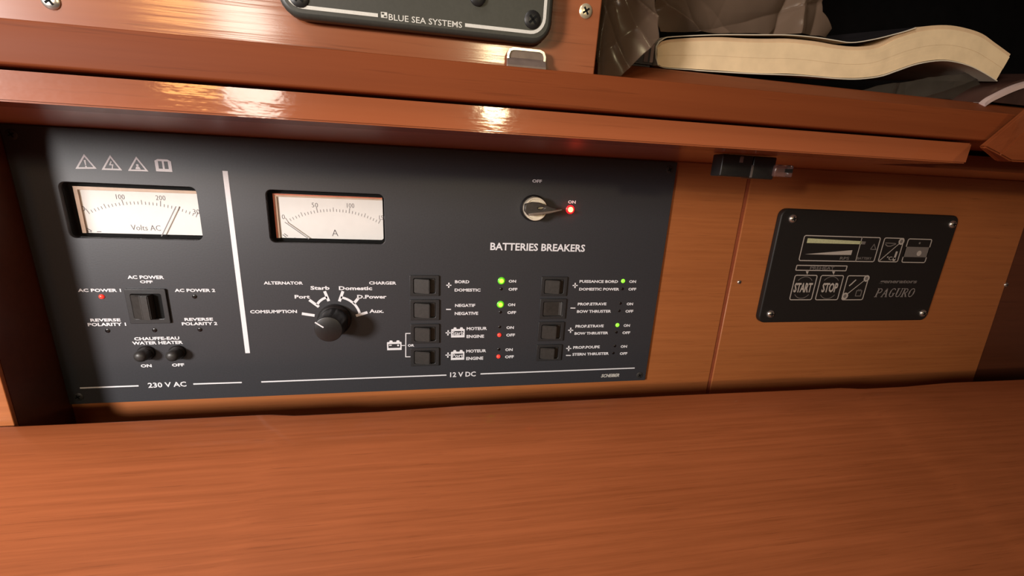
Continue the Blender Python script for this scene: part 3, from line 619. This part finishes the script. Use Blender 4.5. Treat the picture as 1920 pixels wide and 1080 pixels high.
gpr('solid_band', [[[(u0, v0+hh*.24), (u1, v0+hh*.24), (u1, v0+hh*.66), (u0, v0+hh*.66)]]], M_GDIM, 'faded grey printed band')
gpr('band_spot', [[circ(u0+(u1-u0)*.62, v0+hh*.40, 0.0028, 14)]], M_GINK, None, 0.00013); gpr('small_mark', [[circ(u0+(u1-u0)*.52, v0+hh*.82, 0.0011, 10)]], M_GDIM)
gpr('cable_symbol', [gl([(1592, 536), (1597, 532), (1600, 529), (1605, 524.5)], 0.0012)], M_GINK)
q0, q1 = G0.uv(1603.5, 555), G0.uv(1616, 545)
gpr('battery_symbol', [stroke([q0, (q1[0], q0[1]), q1, (q0[0], q1[1])], 0.0008, True), [[(q0[0]+.0012, q1[1]), (q0[0]+.0028, q1[1]), (q0[0]+.0028, q1[1]+.0013), (q0[0]+.0012, q1[1]+.0013)]], [[(q1[0]-.0028, q1[1]), (q1[0]-.0012, q1[1]), (q1[0]-.0012, q1[1]+.0013), (q1[0]-.0028, q1[1]+.0013)]]], M_GDIM)
# serif capitals with thick and thin strokes
def serif_word(x0, x1, ym, hp):
    G = {'P': ([((.2, 0), (.2, 1), .17)], [((.2, .97), (.55, .97), (.74, .86), (.78, .72), (.72, .57), (.55, .48), (.2, .48))], [(0, .42, 0), (0, .3, 1)]),
         'A': ([((.42, 1), (.78, 0), .17)], [((.42, 1), (.1, 0)), ((.22, .36), (.62, .36))], [(-.02, .24, 0), (.62, .96, 0)]),
         'G': ([((.16, .25), (.16, .75), .14), ((.76, 0.05), (.76, .42), .15)], [((.80, .80), (.72, .93), (.5, 1), (.3, .93), (.16, .75)), ((.16, .25), (.3, .06), (.5, 0), (.68, .05), (.76, .12))], [(.55, .95, .42)]),
         'U': ([((.2, .25), (.2, 1), .17)], [((.2, .25), (.3, .05), (.5, 0), (.7, .06), (.8, .25), (.8, 1))], [(.02, .4, 1), (.66, .95, 1)]),
         'R': ([((.2, 0), (.2, 1), .17), ((.45, .5), (.85, 0), .16)], [((.2, .97), (.55, .97), (.72, .86), (.75, .74), (.7, .6), (.55, .5), (.2, .5))], [(0, .42, 0), (0, .3, 1), (.72, .98, 0)]),
         'O': ([((.13, .3), (.13, .7), .15), ((.83, .3), (.83, .7), .15)], [((.13, .7), (.28, .94), (.48, 1), (.68, .94), (.83, .7)), ((.13, .3), (.28, .06), (.48, 0), (.68, .06), (.83, .3))], [])}
    a, b = G0.uv(x0, ym+hp/2), G0.uv(x1, ym+hp/2); top = G0.uv((x0+x1)/2, ym-hp/2)[1]; bot = G0.uv((x0+x1)/2, ym+hp/2)[1]
    H = top-bot; cw = (b[0]-a[0]-0.22*H)/6.0; polys = []
    for i, ch in enumerate('PAGURO'):
        T = lambda p: (a[0]+cw*(i+p[0]*0.95)+0.22*H*p[1], bot+H*p[1])
        for p, q, w in G[ch][0]: polys.append(stroke([T(p), T(q)], w*cw))
        for pts in G[ch][1]: polys.append(stroke([T(p) for p in pts], 0.085*cw))
        for s0, s1, yy in G[ch][2]: polys.append(stroke([T((s0, yy)), T((s1, yy))], 0.075*cw))
    gpr('lettering', polys, mat('dull_beige_print', (0.27, 0.23, 0.21), 0.6, 0, 0.3), 'dull beige serif word PAGURO')
serif_word(1639, 1714.5, 548.7, 15.5)

# ------------------------------------------------------------ breaker panel on the upright board
bs = thing('breaker_panel', 'black rounded breaker panel cut off by the top of the frame, lettered in silver', 'control panel', tuple(UB.o+UB.u*0.25+UB.v*0.03))
TH = 0.006
q0 = UB.uv(519.5, -6, TH); q1 = UB.uv(1037, 30, TH); qb = UB.uv(780, 57, TH)
bu0, bu1, bv0 = q0[0], q1[0], qb[1]
ext('face_plate', UB, rrect(bu0, bv0, bu1, bv0+0.11, 0.0072, 6), 0.0001, TH, M_BPLATE, bs, bevel=0.0016)
lu0, lu1 = UB.uv(535, -12, TH)[0], UB.uv(1022, 20, TH)[0]; lv = UB.uv(940, 54.5, TH)[1]
def hx(px, py): return UB.uv(px, py, TH)[0]
r = 0.0050
cl = [(lu0+r-r*math.sin(math.radians(t)), lv+r-r*math.cos(math.radians(t))) for t in range(90, -1, -15)]
prints('border_line', UB, [stroke([(lu0, lv+0.09)]+cl+[(hx(708.6, 25.8), lv)], 0.0011)], M_SILVER, bs, TH, 0.00012, 'silver border line')
cr_ = [(lu1-r+r*math.sin(math.radians(t)), lv+r-r*math.cos(math.radians(t))) for t in range(0, 91, 15)]
prints('border_line', UB, [stroke([(hx(872, 45.7), lv)]+cr_+[(lu1, lv+0.09)], 0.0011)], M_SILVER, bs, TH, 0.00012, 'silver border line')
lettering(UB, 'BLUE SEA SYSTEMS', 729, 866.5, 33.2, 11.5, M_SILVER, bs, h=TH, bold=0.006, y1=45.6, lab='silver')
s0 = UB.uv(714.5, 33, TH); s1 = UB.uv(726, 23.5, TH)
sw, sh = s1[0]-s0[0], s1[1]-s0[1]
prints('square_emblem', UB, [[[(s0[0], s0[1]), (s1[0], s0[1]), (s1[0], s1[1]), (s0[0], s1[1])], [(s0[0]+sw*.12, s0[1]+sh*.55), (s0[0]+sw*.55, s0[1]+sh*.55), (s0[0]+sw*.55, s0[1]+sh*.88), (s0[0]+sw*.12, s0[1]+sh*.88)], [(s0[0]+sw*.45, s0[1]+sh*.12), (s0[0]+sw*.88, s0[1]+sh*.12), (s0[0]+sw*.88, s0[1]+sh*.42), (s0[0]+sw*.45, s0[1]+sh*.42)]]], M_SILVER, bs, TH, 0.00012, 'silver square emblem')
for px, py, rr in ((998.5, 37, 0.0031), (561, -5, 0.0031)):
    u, v = UB.uv(px, py, TH); screw(UB, u, v, rr, M_BLACK, bs, TH, 0.75, 0.25, label='black cross-head screw')
u, v = UB.uv(896, -5, TH); lathe('breaker_boss', UB, u, v, [(0.0028, TH), (0.0028, TH+0.0008), (0.0022, TH+0.0012), (0, TH+0.0012)], M_BLACK, bs, 20)
# bent steel tab standing on the rail against the board
tb = thing('metal_clip', 'small rounded dull metal clip standing on the rail under the black breaker panel', 'clip', tuple(UB.o+UB.u*0.285+UB.v*0.002))
c0, c1 = UB.uv(950.5, 121, 0.003), UB.uv(1021.5, 124.5, 0.003); ct = UB.uv(986, 91.5, 0.003)[1]; cb = 0.0012
ext('tab', UB, rrect(c0[0], cb, c1[0], ct, 0.0026, 6)[:], 0.0012, 0.0026, M_GREY, tb, bevel=0.0005)
fl = UB.uv(986, 113, 0.003)[1]
ext('rim', UB, stroke([(c0[0]+.0003, fl), (c0[0]+.0003, ct-.0022), (c0[0]+.0010, ct-.0008), (c0[0]+.0024, ct-.0003), (c1[0]-.0024, ct-.0003), (c1[0]-.0010, ct-.0008), (c1[0]-.0003, ct-.0022), (c1[0]-.0003, fl)], 0.0008)[0], 0.0024, 0.0032, M_STEEL, tb, label='bright rim of the clip')
bm = bmesh.new(); prf = [(0.0026, fl+.0006), (0.0040, fl-.0004), (0.0050, fl-.0022), (0.0052, cb), (0.0044, cb), (0.0042, fl-.0024), (0.0034, fl-.0010), (0.0024, fl-.0004)]
A = [bm.verts.new((c0[0], v, h)) for h, v in prf]; B = [bm.verts.new((c1[0], v, h)) for h, v in prf]
bm.faces.new(A); bm.faces.new(B[::-1])
for k in range(len(prf)): bm.faces.new((A[k], B[k], B[(k+1) % 8], A[(k+1) % 8]))
bmesh.ops.transform(bm, matrix=UB.mat(), verts=bm.verts)
bm_obj('bent_foot', bm, M_GREY, tb)

# ------------------------------------------------------------ push catch under the shelf
YC = -0.128
CF = Frame((0, YC, 0), (1, 0, 0), (0, 0, 1))
x0 = CF.uv(1352, 315)[0]; x1 = CF.uv(1453, 320)[0]; zb = CF.uv(1400, 333)[1]; xm = CF.uv(1410, 320)[0]
pc = thing('push_catch', 'small black plastic door catch with a clear plunger hanging under the shelf', 'catch', ((x0+x1)/2, YC+0.01, Z_UND))
box('housing', x0, YC, zb, xm-0.0002, YC+0.009, Z_UND+0.0003, M_BLACK, pc, bevel=0.0008)
box('housing_end', xm+0.0002, YC, zb-0.0004, x1, YC+0.009, Z_UND+0.0003, M_BLACK, pc, bevel=0.0008)
box('seam_strip', xm-0.0007, YC-0.0003, zb+0.0002, xm+0.0004, YC+0.004, zb+0.0068, mat('grey_plastic_seam', (0.12, 0.10, 0.09), 0.4), pc)
lx = CF.uv(1387, 300)[0]; box('label_tag', lx, YC-0.0004, zb+0.0078, lx+0.0020, YC+0.001, Z_UND-0.0004, mat('dull_pink_tag', (0.16, 0.10, 0.09), 0.5), pc)
s0 = CF.uv(1446, 333)[0]; s1 = CF.uv(1483, 320)[0]; sz0 = CF.uv(1465, 332)[1]; sz1 = CF.uv(1465, 309)[1]
st = box('plunger', s0, YC-0.002, sz0, s1, YC+0.005, sz1, M_STUB, pc, bevel=0.0008, label='clear plastic plunger')
box('plunger_core', s0+0.006, YC-0.0023, (sz0+sz1)/2-.0008, s1-0.001, YC+0.003, (sz0+sz1)/2+.0012, M_BLACK, st)

# ------------------------------------------------------------ things in the open locker
YB = -0.128
BF = Frame((0, YB, 0), (1, 0, 0), (0, 0, 1))
def crv(pts, n):                    # smooth resampling of a polyline by arc length
    p = [Vector(BF.uv(*q)) for q in pts]
    d = [0]
    for a_, b_ in zip(p, p[1:]): d.append(d[-1]+(b_-a_).length)
    out_ = []
    for k in range(n):
        t = d[-1]*k/(n-1); i = max(j for j in range(len(d)) if d[j] <= t+1e-12); i = min(i, len(p)-2)
        f = (t-d[i])/(d[i+1]-d[i]); m0 = (p[i+1]-p[max(i-1, 0)])/2; m1_ = (p[min(i+2, len(p)-1)]-p[i])/2
        out_.append((2*f**3-3*f**2+1)*p[i]+(f**3-2*f**2+f)*m0+(-2*f**3+3*f**2)*p[i+1]+(f**3-f**2)*m1_)
    return out_
NB = 70
topc = crv(((1233, 86), (1245, 76), (1280, 71.5), (1345, 69), (1400, 71.5), (1440, 72), (1480, 72), (1530, 77), (1570, 84), (1610, 87), (1650, 82), (1680, 66), (1715, 53), (1755, 47), (1795, 48.5), (1840, 61), (1868, 80), (1897, 101)), NB)
botc = crv(((1232, 119), (1242, 125), (1280, 128), (1345, 132), (1400, 136), (1440, 137.5), (1480, 138), (1530, 142), (1570, 145.5), (1610, 146), (1650, 141), (1680, 131), (1715, 119), (1750, 112.5), (1780, 112.5), (1815, 121), (1842, 134), (1868, 150)), NB)
book = thing('paperback_book', 'thick worn paperback with wavy yellowed pages lying on its side in the open locker', 'book', (BF.uv(1500, 140)[0], YB+0.05, BF.uv(1500, 140)[1]))
DEP = 0.105
def slab(name, lo, hi, yf, yb, m, parent, label=None, seed=0):
    bm = bmesh.new(); n = len(lo); rr = random.Random(seed)
    rise = SL*(yb-yf)
    F0 = [bm.verts.new((p.x, yf, p.y)) for p in lo]; F1 = [bm.verts.new((p.x, yf, p.y)) for p in hi]
    B0 = [bm.verts.new((p.x, yb, p.y+rise)) for p in lo]; B1 = [bm.verts.new((p.x, yb, p.y+rise)) for p in hi]
    for k in range(n-1):
        bm.faces.new((F0[k], F0[k+1], F1[k+1], F1[k])); bm.faces.new((B0[k], B1[k], B1[k+1], B0[k+1]))
        bm.faces.new((F0[k], B0[k], B0[k+1], F0[k+1])); bm.faces.new((F1[k], F1[k+1], B1[k+1], B1[k]))
    bm.faces.new((F0[0], F1[0], B1[0], B0[0])); bm.faces.new((F0[-1], B0[-1], B1[-1], F1[-1]))
    o_ = bm_obj(name, bm, m, parent, label, smooth=True); o_.data.set_sharp_from_angle(angle=math.radians(45)); return o_
NS = 7
fr_ = [0.0]
for k in range(NS): fr_.append(fr_[-1]+random.uniform(0.7, 1.3))
fr_ = [f/fr_[-1] for f in fr_]
for k in range(NS):
    gap = 0.0
    lo = [b_.lerp(t_, fr_[k]+gap) for b_, t_ in zip(botc, topc)]; hi = [b_.lerp(t_, fr_[k+1]-gap) for b_, t_ in zip(botc, topc)]
    top_dark = k >= NS-1
    slab('page_bundle', lo, hi, YB+random.uniform(0, 0.00014)+(0.0004 if top_dark else 0), YB+DEP, M_PAGE2 if top_dark else M_PAGE, book)
cov_t = crv(((1228.5, 110), (1228, 90), (1233, 79), (1244, 71.5), (1262, 68.5), (1340, 65), (1420, 65), (1480, 65.5), (1530, 70), (1565, 75.5), (1597, 79.5), (1640, 73), (1680, 63), (1700, 57.5), (1716, 52)), 60)
cov_b = [p+Vector((0, -0.00042)) if i > 9 else p+Vector((0.0006, -0.0003)) for i, p in enumerate(cov_t)]
slab('front_cover', cov_b, cov_t, YB-0.0006, YB+DEP+0.001, M_COVER, book, 'thin cream upper cover standing clear of the pages')
cb_t = crv(((1228.5, 110), (1229, 119), (1236, 125), (1250, 127.5), (1300, 131), (1400, 137), (1500, 141), (1570, 146.8), (1610, 147.5), (1650, 142.5), (1680, 132.5), (1715, 120.5), (1750, 114), (1780, 114), (1815, 122.5), (1842, 135.5), (1868, 151.5)), 60)
slab('cover_print', [p+Vector((0, 0.00005)) for p in cov_t[8:]], [p+Vector((0, 0.00035)) for p in cov_t[8:]], YB+0.0004, YB+DEP+0.001, M_CPRINT, book, 'dark printed face of the cover')
slab('back_cover', [p+Vector((0, -0.0005)) if i > 6 else p+Vector((0.0006, -0.0003)) for i, p in enumerate(cb_t)], cb_t, YB-0.0006, YB+DEP+0.001, M_COVER, book)

# dark box beside the spine of the book
XF = Frame((0, -0.129, 0), (1, 0, 0), (0, 0, 1))
bx0, bx1 = XF.uv(1150, 120)[0], XF.uv(1224, 120)[0]; bz = zfl(-0.129)+0.0002; bt = XF.uv(1200, 72)[1]
db = thing('card_box', 'small dark glossy box standing behind the plastic bag left of the book', 'box', ((bx0+bx1)/2, -0.10, bz))
bm = bmesh.new(); vv = box_bm(bm, bx0, -0.129, bz, bx1, -0.094, bt)
for i in (2, 3): vv[i].co.z += SL*0.035
bmesh.ops.bevel(bm, geom=bm.edges[:], offset=0.001, segments=2, affect='EDGES'); bm_obj('carton', bm, M_BOX, db)
for k, px in enumerate((1192, 1206, 1214, 1217)):
    u = XF.uv(px, 115)[0]; box('printed_stripe', u, -0.1293, bz+0.002, u+(0.0014, 0.0022, 0.0010, 0.0018)[k], -0.1288, bt-0.002, mat('stripe_print_%d' % k, ((0.02, 0.016, 0.03), (0.10, 0.05, 0.05), (0.02, 0.015, 0.02), (0.24, 0.15, 0.14))[k], 0.45), db)

# crumpled film bags
def film(name, label, fr, outline, cols, rows_, amp, freq, m, loc, seed, lean=0.0, base=0.0, nf=9):
    root_ = thing(name, label, 'bag', loc)
    L_, R_ = outline; bm = bmesh.new(); g = []
    rf = random.Random(int(seed*10)); folds = []
    allp = [Vector(fr.uv(*q)) for q in L_+R_]
    for _ in range(nf):
        k_ = rf.uniform(0, math.pi); c_ = Vector((rf.uniform(min(a.x for a in allp), max(a.x for a in allp)), rf.uniform(min(a.y for a in allp), max(a.y for a in allp))))
        folds.append((math.cos(k_), math.sin(k_), c_.x*math.cos(k_)+c_.y*math.sin(k_), rf.uniform(-0.8, 1.2), rf.uniform(0.0015, 0.006)))
    def along(pl_, t):
        p = [Vector(fr.uv(*q)) for q in pl_]; s_ = t*(len(p)-1); i = min(int(s_), len(p)-2); return p[i].lerp(p[i+1], s_-i)
    for j in range(rows_+1):
        a_, b_ = along(L_, j/rows_), along(R_, j/rows_); row = []
        for i in range(cols+1):
            p = a_.lerp(b_, i/cols)
            q = Vector((p.x*freq, p.y*freq, seed)); n1 = mnoise.turbulence_vector(q*2.0, 3, False)
            hgt = 0.0
            for (fx, fy, fo, fw, fs) in folds:      # straight sharp creases across the film
                d_ = p.x*fx+p.y*fy-fo+0.0012*mnoise.noise(q*1.5)
                hgt += fw*math.exp(-abs(d_)/fs)
            hgt = amp*(hgt+0.12*n1.x+0.5*mnoise.noise(q*0.6))+base+lean*j/rows_
            row.append(bm.verts.new(fr.o+fr.u*(p.x+n1.y*amp*0.25)+fr.v*(p.y+n1.z*amp*0.2)+fr.n*hgt))
        g.append(row)
    for j in range(rows_):
        for i in range(cols): bm.faces.new((g[j][i], g[j][i+1], g[j+1][i+1], g[j+1][i]))
    o_ = bm_obj('film', bm, m, root_, smooth=True)
    sd = o_.modifiers.new('thin', 'SOLIDIFY'); sd.thickness = 0.00012
    return root_
B1F = Frame((0, -0.1475, 0), (1, 0, 0), (0, 0, 1))
# left flap hanging beside the book, then the body of the bag behind it
film('plastic_bag', 'crumpled smoky clear plastic bag behind and left of the book', B1F,
     (((1116, 143), (1116, 100), (1117, 50), (1120, -20), (1122, -60)), ((1164, 143), (1198, 108), (1234, 72), (1230, 10), (1226, -60))), 50, 80, 0.0022, 26, M_BAG, (0.345, -0.1475, 0.2345), 3.1)
bagroot = bpy.data.objects['plastic_bag']
B2F = Frame((0, -0.118, 0), (1, 0, 0), (0, 0, 1))
tmp = film('bag_body', 'x', B2F, (((1238, 59), (1232, 45), (1226, 20), (1224, -60)), ((1561, 66), (1571, 50), (1548, 20), (1560, -60))), 200, 90, 0.0045, 20, M_BAG, bagroot.location, 8.4, nf=16)
fb = tmp.children[0]; fb.parent = bagroot; fb.matrix_parent_inverse = Matrix.Translation(bagroot.location).inverted(); fb.name = 'film_fold'
bpy.data.objects.remove(tmp)
B3F = Frame((0, -0.118, 0), (1, 0, 0), (0, 0, 1))
film('plastic_bag', 'small crumpled clear plastic bag squeezed under the raised end of the book', B3F,
     (((1600, 174), (1620, 167), (1650, 160)), ((1832, 190), (1836, 168), (1812, 136))), 110, 40, 0.0025, 40, M_BAG2, (0.50, -0.118, zfl(-0.118)), 5.7)
# curled booklet at the right end
YD = -0.136
BF = Frame((0, YD, 0), (1, 0, 0), (0, 0, 1))
bk = thing('booklet', 'dark curled booklet with pale edges at the far right end of the locker', 'booklet', (BF.uv(1880, 190)[0], YD+0.03, zfl(YD+0.03)))
lo_ = crv(((1846, 201), (1858, 192), (1876, 183), (1898, 173), (1920, 165), (1950, 158), (1990, 152)), 24)
hi_ = [p+Vector((-0.0006, 0.0022+0.0006*k/23)) for k, p in enumerate(lo_)]
slab('pages', lo_, hi_, YD, YD+0.055, M_RIM, bk, 'pale page edges')
top_ = crv(((1846, 196), (1860, 183), (1880, 171), (1902, 160), (1925, 152), (1955, 145), (1990, 140)), 24)
slab('cover', top_, [p+Vector((-0.0003, 0.0010)) for p in top_], YD+0.003, YD+0.055, M_DISH, bk)
base_ = [Vector((p.x+0.0005, min(p.y-0.0004, zfl(YD)+0.0012))) for p in lo_]
slab('back_pages', base_, [p+Vector((0.0003, -0.0001)) for p in lo_], YD+0.0015, YD+0.055, M_DISH, bk)
